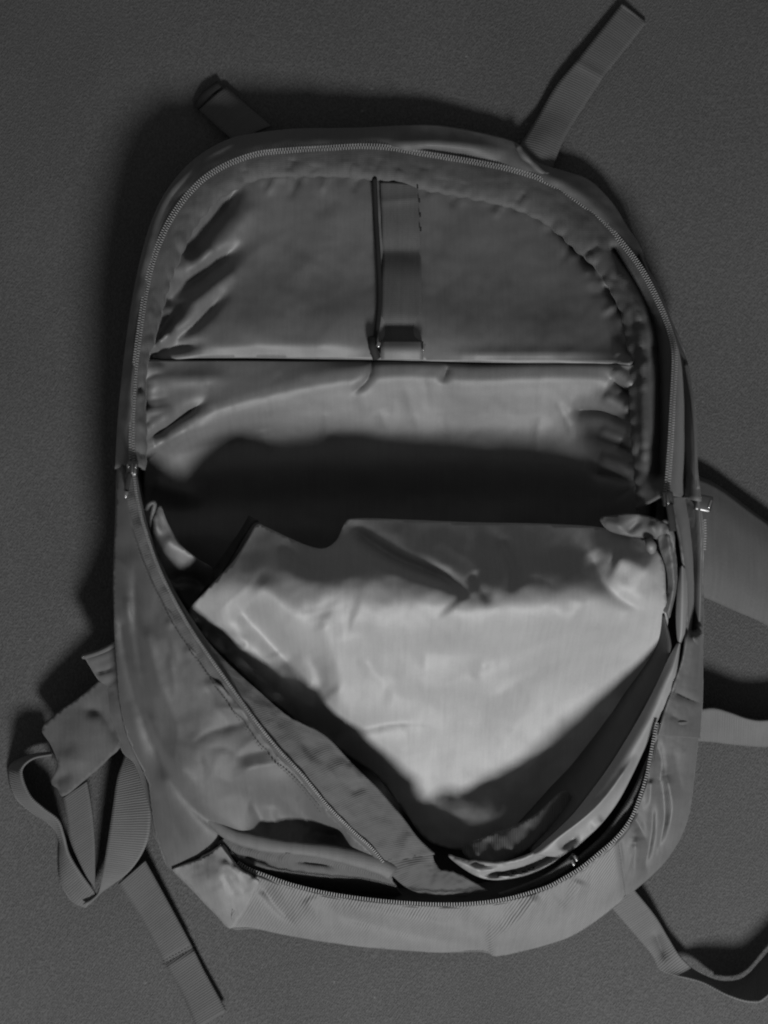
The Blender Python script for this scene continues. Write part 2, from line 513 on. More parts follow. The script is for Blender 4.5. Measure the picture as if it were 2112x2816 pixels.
top_folds = [([(1760,720),(1815,800),(1856,890),(1878,960),(1886,1060),(1886,1180),(1882,1300),(1878,1370)], (16, 20), -150, 'open'), ([(440,740),(405,850),(375,1000),(350,1150)], 6, 8), ([(395,860),(378,960)], 7, -10), ([(1080,395),(1250,398),(1400,420)], 16, 16), ([(1150,405),(1300,432),(1380,450)], 10, -14),
             ([(540,450),(450,560),(405,700),(375,850)], 10, 16), ([(640,398),(560,440)], 9, 10), ([(450,680),(500,590),(560,520)], 12, -30),
             ([(1500,480),(1600,540),(1680,620)], 22, 14), ([(380,1000),(350,1200)], 8, 8)]
loft("gusset_panel", [ZIP, between(ZIP, OUT_TOP, 0.35, 6), between(ZIP, OUT_TOP, 0.75, 4), OUT_TOP], 'shell', bag, nu=240, nv=22,
     folds=top_folds, amp=5, ascale=60, seed=4)

INN = [(394,1290,385),(396,1200,375),(394,1100,355),(400,1000,335),(425,910,300),(445,830,278),(470,750,255),(500,680,232),(530,620,212),
       (580,560,190),(640,515,168),(720,483,150),(850,478,136),(950,480,128),(1050,490,118),(1150,510,104),(1250,530,88),(1340,548,78),
       (1440,575,76),(1520,620,86),(1590,680,106),(1650,740,132),(1695,810,165),(1722,880,200),(1734,960,232),(1740,1050,262),
       (1744,1150,285),(1750,1250,305),(1756,1330,318),(1760,1400,325)]
bind_folds = []
_zr, _ir = resample(ZIP, 200), resample(INN, 200)
for i in range(70):
    t = random.uniform(0.02, 0.97)
    a = _zr[int(t * 199)]; b = _ir[int(min(0.99, max(0, t + random.uniform(-0.008, 0.008))) * 199)]
    q = random.uniform(0.35, 0.7)
    m = a * (1 - q) + b * q
    bind_folds.append(([(m[0], m[1]), (b[0], b[1])], random.uniform(8, 15), random.uniform(-9, 8)))
bind_folds.append(([(1690,690),(1760,800),(1800,900),(1812,1000),(1815,1150),(1812,1300)], (10, 22), -110, 'open'))
bind_folds.append(([(1712,760),(1752,850),(1768,950),(1772,1100),(1776,1250)], 9, 24, 'open'))
bind_folds.append(([(1790,950),(1794,1010)], 10, -24))
_rg = random.Random(77)
RUF = []
for i, p in enumerate(resample(INN, 130)):
    c = (1000, 1100)
    d = np.array([c[0] - p[0], c[1] - p[1]]); d /= np.linalg.norm(d)
    j = (2.2 if i % 2 else -2.2) * _rg.uniform(0.2, 1.6)
    RUF.append((p[0] + d[0] * j, p[1] + d[1] * j, p[2] + _rg.uniform(-4, 5)))
GATHER = []
_ir2 = resample(INN, 260)
for i in range(6, 254, 3):
    p = _ir2[i]; t = _ir2[min(i + 2, 259)] - _ir2[i - 2]
    t = t[:2] / np.linalg.norm(t[:2]); nrm = np.array([-t[1], t[0]])
    if np.dot(nrm, np.array([1050 - p[0], 1000 - p[1]])) < 0: nrm = -nrm
    side = p[0] > 1560 or p[0] < 470
    L = _rg.uniform(20, 75) if side else _rg.uniform(12, 34)
    k = _rg.gauss(0, 0.35)
    e = p[:2] + (nrm + t * k) * L
    GATHER.append(([(p[0], p[1]), (float(e[0]), float(e[1]))], (_rg.uniform(6, 10), _rg.uniform(8, 14)), (1 if (i // 3) % 2 else -1) * (_rg.uniform(3, 9) if side else _rg.uniform(1.5, 4))))
binding = loft("zipper_tape", [off(ZIP, dz=-2), between(ZIP, INN, 0.25, 4), between(ZIP, INN, 0.7, 9), off(RUF, dz=3), between(ZIP, RUF, 1.05, -16, 130)],
               'binding', bag, nu=330, nv=26, folds=bind_folds, amp=3.5, ascale=50, seed=9, flip=True, label="puckered grey tape inside the closed zipper arc")
teeth("zipper_teeth", ZIP, binding, pitch=7.4, rows=(-1, 1), length=9.5, width=4.0, height=6)

# upper lining panel, a hanging mesh pocket face, ends in a fold
SEAM = [(398,985,300),(440,986,262),(520,985,235),(700,985,212),(900,988,203),(1050,990,202),(1200,994,204),(1400,998,212),(1600,998,230),(1700,997,252),(1740,996,268)]
ul_poly = [(p[0], p[1], p[2] - 12) for p in INN[3:25]]
ul_poly = [(p[0] - 6 if p[0] < 600 else p[0] + (6 if p[0] > 1500 else 0), p[1] - 6 if p[1] < 700 else p[1], p[2]) for p in ul_poly]
ul_poly += [(x, y, z) for (x, y, z) in SEAM[::-1]]
ul_ctrl = [(700,640,162),(1000,640,140),(1300,660,110),(600,800,200),(800,800,186),(1000,800,174),(1250,800,158),(1500,820,146),
           (560,920,240),(700,925,236),(900,930,226),(1100,935,213),(1300,945,212),(1500,945,212),(1640,900,190),(1600,780,140),(560,660,196)]
ul_folds = [([(1050,690),(1160,690)], 40, -26), ([(1050,905),(1158,905)], 24, -24), ([(500,705),(580,610),(672,500)], (30, 20), -58), ([(436,850),(520,780),(670,670)], (30, 22), -52), ([(425,950),(455,890),(520,820)], (16, 20), -40),
            ([(460,950),(540,890),(630,800)], (16, 14), -26), ([(415,955),(480,905)], 13, 34), ([(405,985),(470,960),(560,945)], (18, 12), -30),
            ([(590,680),(510,760)], 18, 12), ([(650,740),(500,860)], 18, 12), ([(700,560),(640,640),(560,760)], 26, 8),
            ([(1525,610),(1600,700),(1672,770)], (13, 16), -30), ([(1590,650),(1650,700),(1690,730)], 14, 16), ([(1640,730),(1706,768)], 15, 30),
            ([(1660,780),(1715,850),(1735,890)], (10, 13), -28), ([(1690,790),(1722,836)], 11, 24), ([(1700,930),(1734,955)], 9, -20), ([(1690,970),(1732,975)], 9, 14),
            ([(760,480),(735,540)], 9, 9), ([(820,480),(795,550)], 9, -9), ([(900,485),(885,530)], 8, 7), ([(980,490),(970,530)], 8, -7), ([(1250,535),(1240,570)], 9, -7), ([(1380,560),(1360,600)], 9, 7),
            ([(540,955),(800,950),(1020,955)], 26, 10), ([(1250,975),(1500,972),(1700,975)], 16, 9), ([(850,700),(780,860)], 50, 6)]
patch("lining_panel", ul_poly, ul_ctrl, 'lining', bag, step=9, folds=ul_folds + GATHER + wrinkles(11, 16, (560,520,1680,960), -55, 30, (80, 260), (16, 40), (1.5, 4)), amp=3.5, ascale=110, seed=2,
      label="upper lining panel with gathers at its left edge")

# lower lining, rolling down from the fold into the dark gap
LR = [(396,992,290),(520,992,222),(700,992,197),(900,995,188),(1050,997,187),(1200,1001,189),(1400,1005,197),(1600,1005,215),(1700,1004,240),(1744,1003,262)]
def arc(yy, zz, bow=0.0):
    xs = [394,450,560,750,950,1150,1350,1550,1680,1752]
    es = [1.0,0.62,0.3,0.1,0.02,0.0,0.05,0.18,0.45,0.8]
    return [(x, yy + bow * (1 - abs(x - 1060) / 700), zz + e * (330 - zz) * 0.75) for x, e in zip(xs, es)]
lr_folds = [([(398,1212),(470,1166),(570,1100)], (15, 18), -42), ([(396,1190),(480,1128)], 15, 12), ([(393,1268),(436,1228)], 8, -26),
            ([(400,1245),(470,1205),(600,1168)], (9, 14), 14), ([(440,1232),(500,1196),(590,1170)], 8, -12),
            ([(400,1045),(640,1040)], 22, 12), ([(400,1130),(398,1030)], 12, -24),
            ([(1025,992),(1012,1040),(968,1080)], (9, 13), -18), ([(1232,1010),(1214,1052)], 10, -14),
            ([(1680,1040),(1750,1092)], (18, 12), -38), ([(1690,1020),(1748,1070)], 12, 18), ([(1570,1125),(1660,1130),(1748,1170)], (26, 14), -34), ([(1660,1090),(1748,1142)], 16, 20),
            ([(1700,1215),(1752,1250)], 12, -26), ([(1650,1185),(1752,1226)], 15, 16), ([(1650,1262),(1752,1290)], 15, 18), ([(1640,1300),(1752,1325)], 12, -18),
            ([(420,1330),(560,1370)], 30, 18)]
def brk(dy, z, zl, zr):
    pts = [(394,1216),(470,1178),(560,1140),(700,1096),(900,1054),(1100,1034),(1300,1044),(1500,1038),(1640,1040),(1752,1052)]
    ee = [1.0,0.62,0.34,0.12,0.02,0.0,0.04,0.16,0.45,0.9]
    return [(x, y + dy, z + e * ((zl if x < 1000 else zr) - z)) for (x, y), e in zip(pts, ee)]
def low(z, ys, zl=300, zr=290):
    xs = [394,470,560,700,900,1100,1300,1500,1640,1755]
    ee = [1.0,0.55,0.3,0.12,0.02,0.0,0.04,0.14,0.4,0.85]
    return [(x, y, z + e * ((zl if x < 1000 else zr) - z)) for x, y, e in zip(xs, ys, ee)]
loft("lining_roll", [LR, brk(-30, 203, 300, 270), brk(-8, 206, 300, 272), brk(6, 203, 295, 270), brk(34, 184, 262, 262),
                     low(112, [1275,1245,1222,1200,1185,1175,1172,1172,1178,1190], 205, 270), low(88, [1330,1315,1300,1285,1275,1270,1268,1270,1275,1285], 150, 260),
                     low(32, [1400,1400,1390,1380,1375,1370,1370,1370,1372,1380], 110, 250), low(20, [1480] * 10, 150, 200), low(16, [1570] * 10, 100, 120)],
     'lining', bag, nu=190, nv=110, folds=lr_folds + GATHER + wrinkles(12, 22, (450,1040,1740,1220), 85, 14, (50, 150), (8, 20), (1.5, 4)), amp=2.5, ascale=120, seed=3, flip=True, label="lining rolling down into the dark opening")
tube("seam_piping", off(SEAM, dy=6, dz=-26), lambda t: 7 + 2.5 * math.sin(t * 23) * math.sin(t * 7), 'black', bag, n=80)

# centre webbing on the lining, with cord along its left side
web = loft("webbing_strip", [[(1046,500,126),(1050,600,140),(1052,700,158),(1050,800,180),(1048,900,206),(1047,985,222)],
                             [(1098,502,124),(1100,600,138),(1102,690,156),(1102,800,181),(1102,900,208),(1102,985,226)],
                             [(1150,508,112),(1154,600,132),(1158,700,152),(1160,800,177),(1160,900,204),(1160,985,222)]],
           'binding', bag, nu=90, nv=14, thick=0.0005, folds=[([(1050,690),(1160,690)], 42, -24, 'open'), ([(1050,905),(1158,905)], 24, -18, 'open'), ([(1050,555),(1155,545)], 12, 3, 'open')],
           flip=True, label="vertical webbing strip sewn to the middle of the lining")
stitches("stitching", [(1148,512,118),(1154,560,128),(1157,630,142)], web, pitch=26, length=13, width=2.2, mat='black', lift=3)
loft("webbing_loop", [[(1047,938,226),(1047,960,234),(1047,988,226)], [(1104,938,230),(1104,960,240),(1104,990,230)], [(1164,938,226),(1164,960,234),(1164,990,226)]],
     'lining', web, nu=14, nv=10, flip=True, thick=0.0025)
tube("cord", [(1030,490,132),(1034,600,144),(1040,700,162),(1044,800,184),(1040,880,206),(1030,940,222),(1024,975,224)], 6.5, 'black', bag, n=60)
tube("cord_lock", [(1022,930,226),(1026,955,236),(1036,985,222)], 11, 'black', bag, n=12)
rbox("rivet", (1041,948,246), (10, 14, 8), 0.4, 'metal', web, 0.4)
rbox("rivet", (1166,955,240), (5, 20, 6), 0.3, 'metal', web, 0.4)

# ------------------------------------------------------------------ the light pocket lining inside
cl_poly = [(520,1682,340),(570,1620,385),(640,1545,392),(680,1485,368),(706,1442,345),(734,1450,340),(785,1474,345),(845,1500,350),(890,1508,345),(925,1486,335),
           (948,1440,335),(980,1425,318),(1150,1430,300),(1300,1436,295),(1500,1440,298),(1650,1450,310),(1770,1480,335),(1822,1540,345),(1832,1640,330),
           (1836,1720,280),(1800,1880,170),(1700,2060,90),(1540,2230,50),(1340,2330,40),(1190,2320,45),(1110,2230,55),(1040,2140,85),(960,2080,115),
           (860,2015,155),(780,1955,192),(700,1890,225),(600,1790,262),(545,1725,285)]
cl_ctrl = [(700,1570,424),(780,1605,430),(900,1590,425),(1000,1610,435),(1150,1640,440),(1350,1665,440),(1500,1660,432),(1650,1650,405),(1760,1660,360),
           (640,1625,428),(700,1700,412),(800,1750,385),(1000,1750,375),(1200,1780,365),(1400,1780,340),(1600,1760,290),(1700,1760,262),
           (850,1880,275),(1000,1900,270),(1150,1950,212),(1350,1950,160),(1000,2030,180),(1150,2130,90),(1300,2060,92),(1500,1900,150),(1600,1870,150),(1500,2060,70),
           (1100,1520,370),(1350,1540,362),(1550,1540,362),(1700,1560,365)]
cl_folds = [([(965,1452),(1080,1530),(1220,1590),(1290,1640)], (22, 16), -52), ([(1296,1575),(1345,1662)], (18, 14), -14), ([(1370,1480),(1412,1560),(1400,1630)], 16, -18),
            ([(1345,1540),(1368,1650)], 20, 8), ([(1690,1530),(1760,1560),(1812,1590)], (40, 50), 36), ([(1620,1520),(1680,1628),(1800,1690)], (24, 26), -26),
            
            ([(640,1650),(740,1760),(850,1890)], (40, 42), -84), ([(850,1800),(880,1870),(850,1940)], (20, 30), -26), ([(560,1735),(610,1755),(625,1790)], (22, 16), -48), ([(760,1790),(800,1900)], 30, 12), ([(700,1600),(850,1740)], 40, 14),
            ([(610,1740),(680,1770),(640,1800)], 14, 12), ([(1000,1800),(1045,1860),(1110,1830)], (26, 26), -14), ([(880,1690),(930,1850),(930,2000)], (50, 40), 24), ([(1240,1660),(1330,1760)], 60, 12), ([(1520,1700),(1700,1720)], 40, 12), ([(1130,1795),(1300,1795),(1450,1770)], 52, -36), ([(960,1700),(1100,1740)], 60, 14), ([(900,1900),(1000,2000)], 40, 12), ([(1420,1900),(1600,1800)], 34, -14), ([(1060,1900),(1240,1960)], 44, -16),
            ([(1290,1845),(1450,1780),(1610,1715)], (34, 20), -14), ([(870,2030),(1060,1990),(1180,1990)], 24, -22), ([(1340,1930),(1480,1850),(1640,1760)], 20, 10), ([(1150,1900),(1260,1880)], 26, 8), ([(960,1740),(1000,1880)], 40, 7),
            ([(1330,1950),(1550,1800)], 30, 7), ([(900,1650),(1100,1720)], 60, 6), ([(760,1500),(850,1560),(930,1555)], 16, -12)]
patch("pocket_lining", cl_poly, cl_ctrl, 'pocket', bag, step=8, folds=cl_folds + wrinkles(3, 24, (600,1650,1800,2150), -25, 35, (110, 280), (20, 44), (3, 8)) + wrinkles(5, 9, (980,1430,1800,1600), 40, 40, (80, 180), (18, 34), (2, 5)), amp=5.5, ascale=120, seed=5, label="pale lining cloth bulging inside the open compartment")
# fold of lining and dark pocket mouth at the left of the cloth
patch("lining_fold", [(420,1415,330),(440,1390,335),(462,1440,330),(500,1500,310),(545,1540,290),(585,1570,262),(575,1620,235),(548,1640,220),(530,1680,220),
                      (500,1650,240),(470,1600,280),(430,1530,320),(418,1470,330)], [(470,1510,318),(530,1560,280)], 'lining', bag, step=9,
      folds=[([(470,1590),(530,1590),(570,1620)], 14, -40), ([(425,1410),(435,1470)], 8, 14), ([(450,1480),(560,1550)], 22, 14)], amp=4, ascale=40, seed=6)
tube("elastic_cord", [(402,1400,330),(412,1385,345),(425,1385,345),(415,1430,330),(412,1480,315)], 6, 'shell', bag, n=24)
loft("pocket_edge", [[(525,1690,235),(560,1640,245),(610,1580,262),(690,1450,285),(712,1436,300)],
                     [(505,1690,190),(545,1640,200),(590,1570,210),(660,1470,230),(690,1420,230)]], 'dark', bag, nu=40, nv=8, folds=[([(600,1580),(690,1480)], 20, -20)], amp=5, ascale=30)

patch("lining_gather", [(1650,1424,345),(1690,1416,358),(1740,1412,370),(1800,1424,385),(1848,1455,392),(1856,1500,384),(1846,1530,372),(1828,1522,370),(1812,1486,366),(1775,1480,360),(1725,1474,352),(1672,1458,342)],
      [(1700,1440,366),(1800,1452,390)], 'shell', bag, step=7, folds=[([(1660,1436),(1690,1445),(1725,1462)], 13, 8), ([(1725,1462),(1765,1428)], 10, -14), ([(1790,1440),(1806,1480)], 10, 10), ([(1830,1450),(1846,1500)], 9, 8)],
      amp=2, ascale=60, seed=31)
tube("lining_tuck", [(1783,1482,380),(1790,1500,384),(1794,1520,372)], lambda t: 7 + 6 * math.sin(3.14 * t), 'lining', bag, n=20, k=12, flat=0.8)
# ------------------------------------------------------------------ left front panel with open zipper edge
FL = [(362,1290,402),(370,1350,408),(385,1420,412),(400,1470,414),(420,1530,416),(445,1590,416),(480,1660,414),(520,1730,410),(560,1790,405),(610,1860,398),
      (660,1930,390),(700,1985,383),(760,2060,372),(830,2135,345),(900,2220,310),(970,2290,270),(1020,2335,240),(1050,2372,220)]
fp_poly = [(p[0] - 22 if i < 10 else p[0] - 6, p[1] + (8 if i < 10 else 4), p[2] - 4) for i, p in enumerate(FL)]
fp_poly += [(1000,2366,215),(900,2338,222),(800,2328,226),(720,2318,228),(650,2298,230),(615,2300,224),(600,2328,205),(550,2360,168),(474,2394,112),
            (438,2330,134),(418,2250,159),(403,2150,184),(372,2080,214),(341,2000,239),(324,1900,269),(317,1790,304),(313,1700,324),(310,1600,334),(313,1500,339),
            (317,1400,345),(319,1320,348),(326,1262,350)]
fp_ctrl = [(350,1500,372),(365,1650,372),(400,1800,370),(450,1900,372),(520,1950,375),(560,2050,372),(480,2080,345),(430,2050,300),(450,2150,285),(520,2200,290),
           (620,2080,368),(680,2130,352),(600,2180,318),(680,2220,250),(760,2230,212),(850,2255,172),(930,2290,158),(860,2305,172),(740,2285,205),(560,2290,240),(500,2330,180),
           (760,2150,330),(420,1700,388),(500,1830,390)]
fp_folds = [([(335,1720),(350,1830),(395,1980),(450,2110),(540,2230),(640,2300)], (14, 16), -20, 'open'), ([(370,1560),(372,1700),(390,1850),(420,1950)], (12, 16), -12),
            ([(350,1640),(352,1760)], 12, 10), ([(400,1720),(430,1850),(470,1960)], 16, 9), ([(400,1950),(470,2080),(560,2180)], 18, 14), ([(360,1960),(420,2150),(520,2290)], 16, 11),
            ([(430,2180),(520,2330)], 16, -12), ([(475,1718),(455,1708)], 9, 7), ([(545,1795),(505,1785)], 10, 8), ([(625,1888),(560,1880)], 11, 9), ([(690,1955),(580,1945)], (12,18), 9),
            ([(680,1985),(600,2000)], (12,18), -8), ([(745,2058),(640,2085)], (12,18), -7), ([(775,2095),(640,2120)], (13,18), 8),
            ([(600,2200),(650,2180),(720,2205),(790,2225)], (22, 30), -14), ([(690,2200),(715,2250),(725,2300)], 16, -12), ([(745,2215),(755,2300)], 18, 9), ([(800,2290),(880,2240)], 20, 8)]
front = patch("front_panel", fp_poly, fp_ctrl, 'shell', bag, step=8, folds=fp_folds + wrinkles(21, 30, (330,1450,620,2200), 68, 14, (90, 260), (9, 20), (2.5, 6)) + wrinkles(23, 16, (640,2190,1000,2340), 60, 40, (40, 120), (8, 14), (5, 12)) + wrinkles(22, 18, (520,1850,820,2180), -12, 18, (50, 150), (8, 16), (2, 5)), amp=4, ascale=110, seed=8, label="loose left front panel hanging from the open zipper")
flap = loft("zipper_tape", [[(p[0] - 24 if i < 10 else p[0] - 8, p[1] + (8 if i < 10 else 4), p[2] - 1) for i, p in enumerate(FL)], [(p[0], p[1], p[2] + 2) for p in FL],
                     [(372,1290,400),(382,1350,404),(397,1420,408),(411,1470,408),(431,1530,408),(456,1585,408),(492,1655,405),(532,1722,400),(574,1784,392),(628,1850,385),
                      (690,1915,378),(750,1955,372),(830,2010,352),(900,2075,332),(965,2140,308),(1030,2225,272),(1085,2300,242),(1120,2364,225)],
                     [(374,1290,392),(385,1350,396),(400,1420,398),(414,1468,398),(434,1528,398),(460,1582,396),(496,1650,392),(538,1716,388),(582,1776,380),(642,1838,374),
                      (712,1900,370),(800,1975,362),(890,2020,338),(960,2090,310),(1030,2160,285),(1100,2240,258),(1155,2310,240),(1195,2350,230)]],
            'tape', bag, nu=150, nv=26, amp=6, ascale=45, seed=10, flip=True,
            folds=[([(960,2100),(1000,2150)], 12, 8), ([(965,2180),(1010,2160)], 9, -12), ([(905,2130),(950,2090)], 16, 8), ([(830,2040),(870,2090)], 16, -8), ([(1130,2290),(1100,2350)], 16, 10)],
            label="broad open zipper tape running diagonally across the bag")
teeth("zipper_teeth", [(p[0], p[1], p[2] + 3) for p in FL], flap, pitch=6.6, rows=(-1,), length=9, off=0)
loft("tape_end", [[(1040,2360,221),(1075,2405,209),(1130,2448,196),(1200,2462,190),(1280,2466,186)], [(1112,2350,228),(1160,2395,220),(1210,2430,210),(1260,2448,200),(1300,2458,192)],
                  [(1185,2338,231),(1205,2388,222),(1250,2400,214),(1300,2425,204),(1345,2452,192)]], 'tape', flap, nu=40, nv=18, amp=6, ascale=30, seed=12,
     folds=[([(1196,2360),(1188,2400),(1180,2440)], 12, -9), ([(1110,2390),(1170,2365)], 16, 6)], flip=True)

stitches("stitching", [(p[0] - (30 if i < 10 else 20), p[1] + 12, p[2] + 1) for i, p in enumerate(FL[3:15])], front, pitch=11, length=6, width=1.3, mat='binding', lift=4)
# rolled edge under the left pocket mouth, second roll and tape below it
ROLL = [(545,2230,238),(620,2288,232),(680,2310,230),(750,2325,230),(830,2334,230),(900,2343,230),(970,2359,228),(1040,2380,222),(1080,2402,212)]
tube("piping", ROLL, lambda t: (6 + 40 * min(t, 0.35)) + 3 * math.sin(t * 9), 'shell', bag, n=60, k=14, flat=0.42, amp=0.1)
loft("pocket_tape", [off(ROLL[1:], dy=10, dz=-2), [(600,2322,215),(680,2345,212),(780,2365,208),(880,2375,206),(980,2392,204),(1080,2420,200)],
                     [(640,2352,200),(700,2375,192),(800,2395,186),(900,2402,184),(1000,2408,184),(1090,2432,184)],
                     [(670,2385,175),(740,2405,145),(820,2425,115),(920,2435,105),(1020,2440,105),(1100,2450,115)],
                     [(690,2420,110),(760,2450,80),(860,2475,60),(960,2480,60),(1060,2480,60),(1140,2485,70)]], 'tape', bag, nu=80, nv=36,
     folds=[([(670,2352),(740,2372)], 8, -26), ([(800,2366),(940,2378)], 9, -16), ([(640,2330),(900,2390)], 7, 8)], amp=4, ascale=25, seed=13, flip=True)

# ------------------------------------------------------------------ bottom panel and its open zipper edge
BT = [(652,2378,205),(680,2394,212),(720,2410,216),(800,2438,218),(900,2462,218),(1000,2477,218),(1100,2487,218),(1200,2492,218),(1300,2490,220),(1400,2476,226),
      (1500,2447,238),(1550,2422,246),(1600,2392,252),(1650,2352,258),(1700,2308,264),(1740,2255,268),(1765,2195,273),(1785,2130,278),(1798,2060,284),(1812,1990,290)]
BO = [(632,2553,60),(700,2555,55),(800,2575,50),(900,2592,50),(1000,2605,50),(1100,2613,50),(1200,2620,50),(1330,2618,50),(1370,2630,50),(1500,2600,55),(1600,2560,60),(1720,2470,75),
      (1830,2370,90),(1890,2260,110),(1912,2120,140),(1922,2020,160),(1926,1980,175)]
bp_folds = [([(715,2430),(760,2490),(820,2550)], (18, 16), -32), ([(930,2518),(1100,2560),(1250,2592),(1350,2600)], (14, 20), -24), ([(940,2496),(1150,2530),(1330,2580)], 20, 14),
            ([(1485,2465),(1420,2540),(1340,2590)], (22, 26), 24), ([(1540,2470),(1470,2560)], 26, -12), ([(840,2470),(900,2560)], 26, 14), ([(1600,2420),(1560,2520)], 20, 16), ([(1702,2318),(1712,2400),(1718,2464)], (8, 8), -14, 'open'), ([(1806,2040),(1818,2110),(1800,2190)], 12, -16), ([(1822,2150),(1826,2260),(1800,2360)], 11, -24),
            ([(1738,2238),(1765,2285),(1780,2330)], (10, 14), -30), ([(1794,2210),(1790,2300),(1768,2400)], (10, 12), -34),
            ([(1795,2140),(1785,2260)], 14, 24), ([(1835,2130),(1850,2230),(1825,2330)], 15, 26), ([(1752,2300),(1745,2430)], 16, 18), ([(1850,2060),(1880,2200)], 16, -9),
            ([(1750,2320),(1745,2420)], 16, 10), ([(830,1990),(1900,2060)], 8, 0)]
def btw(a, b, t, dz):
    A, B = resample(a, 120), resample(b, 120)
    r = A * (1 - t) + B * t; r[:, 2] += dz
    return [tuple(v) for v in r]
B1, B2 = BT[:15], BO[:12]
bottom = loft("bottom_panel", [B1, btw(B1, B2, 0.18, 16), btw(B1, B2, 0.45, 32), btw(B1, B2, 0.75, 30), B2], 'twill', bag, nu=300, nv=40, folds=bp_folds + wrinkles(31, 14, (700,2440,1700,2600), 15, 25, (60, 200), (12, 24), (2, 5)), amp=4, ascale=80, seed=14,
              label="pale ribbed bottom panel below the open zipper arc")
B3, B4 = BT[14:], BO[11:]
loft("corner_panel", [B3, btw(B3, B4, 0.2, 14), btw(B3, B4, 0.45, 28), btw(B3, B4, 0.75, 28), B4], 'shellpale', bag, nu=120, nv=70, folds=bp_folds + wrinkles(32, 16, (1720,2000,1910,2420), 105, 18, (60, 160), (7, 14), (3, 8)), amp=4, ascale=60, seed=34,
     label="creased smooth panel at the lower right corner of the bag")
teeth("zipper_teeth", [(x, y, z + 2) for x, y, z in BT], bottom, pitch=7.2, rows=(-1,), length=10, off=-2)
patch("corner_patch", [(474,2390,118),(512,2376,150),(552,2360,184),(580,2345,208),(608,2326,236),(630,2355,236),(655,2388,232),(685,2408,240),(712,2424,238),(702,2448,215),(680,2490,160),
                       (660,2522,120),(632,2554,66),(598,2520,72),(560,2482,86),(515,2432,104)], [(560,2420,176),(620,2420,226),(630,2480,160)], 'patch', bag, step=7,
      folds=[([(607,2385),(622,2378),(645,2400),(665,2440)], 9, 12), ([(612,2405),(640,2450),(665,2465)], 10, -14), ([(640,2405),(668,2445),(690,2435)], 8, -10), ([(690,2420),(705,2430)], 9, 10),
             ([(556,2365),(575,2420)], 8, -8), ([(590,2440),(630,2520)], 16, 8)], amp=4, ascale=30, seed=15, thick=0.0015, label="pale shiny corner patch at the lower left of the bag")
tube("seam_cord", [(474,2388,122),(512,2374,153),(548,2362,184),(556,2354,190),(580,2342,212),(608,2323,240)], 3.0, 'black', bag, n=30)
tube("seam_cord", [(609,2324,238),(630,2352,240),(655,2384,238),(680,2402,242)], 3.0, 'black', bag, n=30)

# dark wall inside the bottom arc
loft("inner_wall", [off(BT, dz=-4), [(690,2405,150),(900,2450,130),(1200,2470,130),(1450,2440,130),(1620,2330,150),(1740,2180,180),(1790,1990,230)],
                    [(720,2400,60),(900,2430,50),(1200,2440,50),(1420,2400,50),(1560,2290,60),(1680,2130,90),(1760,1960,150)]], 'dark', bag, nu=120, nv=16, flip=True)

# ------------------------------------------------------------------ right side: facing, folds and side panel
RS_IN = [(1842,1366,385),(1854,1430,382),(1868,1500,378),(1880,1600,362),(1885,1700,345),(1876,1800,322),(1850,1880,308),(1826,1950,296),(1806,2020,288)]
RS_OUT = [(1925,1366,314),(1930,1430,308),(1934,1500,298),(1934,1600,272),(1930,1700,252),(1928,1800,227),(1928,1900,195),(1925,1960,178),(1921,2030,158)]
def rs(t, dz):
    A, B = resample(RS_IN, 60), resample(RS_OUT, 60)
    r = A * (1 - t) + B * t; r[:, 2] += dz
    return [tuple(v) for v in r]
loft("side_panel", [RS_IN, rs(0.2, 12), rs(0.45, 24), rs(0.75, 24), RS_OUT], 'shell', bag, nu=160, nv=32, amp=5, ascale=50, seed=16,
     folds=[([(1905,1760),(1928,1740)], 12, 14), ([(1850,1900),(1880,1915),(1925,1935)], (9, 10), -18), ([(1840,1960),(1880,1990)], 12, -8), ([(1880,1360),(1900,1480),(1910,1600),(1904,1730)], (30, 14), -150, 'open'),
            ([(1925,1720),(1900,1760)], 12, 10), ([(1866,1440),(1876,1560)], 8, 12)])
loft("facing", [[(1806,1440,376),(1812,1500,366),(1830,1560,350),(1835,1620,330),(1822,1680,312)], [(1832,1430,392),(1840,1500,384),(1850,1560,372),(1852,1620,350),(1836,1690,322)],
                [(1850,1440,380),(1856,1500,370),(1862,1560,358),(1860,1620,336),(1842,1700,312)]], 'shell', bag, nu=50, nv=16, amp=5, ascale=30, seed=17, flip=True,
     folds=[([(1835,1470),(1845,1520)], 8, 10)])
loft("facing", [[(1868,1560,346),(1862,1620,340),(1858,1690,330),(1860,1740,322),(1864,1765,318)], [(1876,1556,360),(1876,1620,356),(1874,1690,346),(1872,1740,334),(1868,1768,322)],
                [(1884,1560,350),(1890,1620,346),(1888,1690,338),(1884,1740,328),(1872,1770,318)]], 'satin', bag, nu=40, nv=12, flip=True)
loft("facing", [[(1862,1768,318),(1838,1810,304),(1806,1880,286),(1770,1950,270),(1730,2020,256),(1680,2100,244),(1630,2170,236),(1570,2245,228),(1490,2320,218),(1460,2345,212)],
                [(1868,1770,326),(1850,1830,318),(1822,1890,306),(1790,1965,292),(1752,2035,280),(1705,2115,268),(1655,2188,260),(1590,2265,250),(1510,2332,236),(1478,2352,226)],
                [(1872,1768,322),(1860,1850,312),(1838,1920,300),(1808,1985,286),(1775,2055,272),(1740,2130,258),(1700,2205,246),(1650,2270,234),(1585,2330,222),(1540,2358,212)]],
     'satin', bag, nu=110, nv=26, amp=1.6, ascale=110, seed=18, flip=True, folds=[([(1740,2090),(1640,2220),(1490,2335)], 9, 14), ([(1660,2260),(1625,2280)], 20, 10), ([(1585,2300),(1540,2335)], 12, -30)],
     label="bright satin facing along the right of the opening")
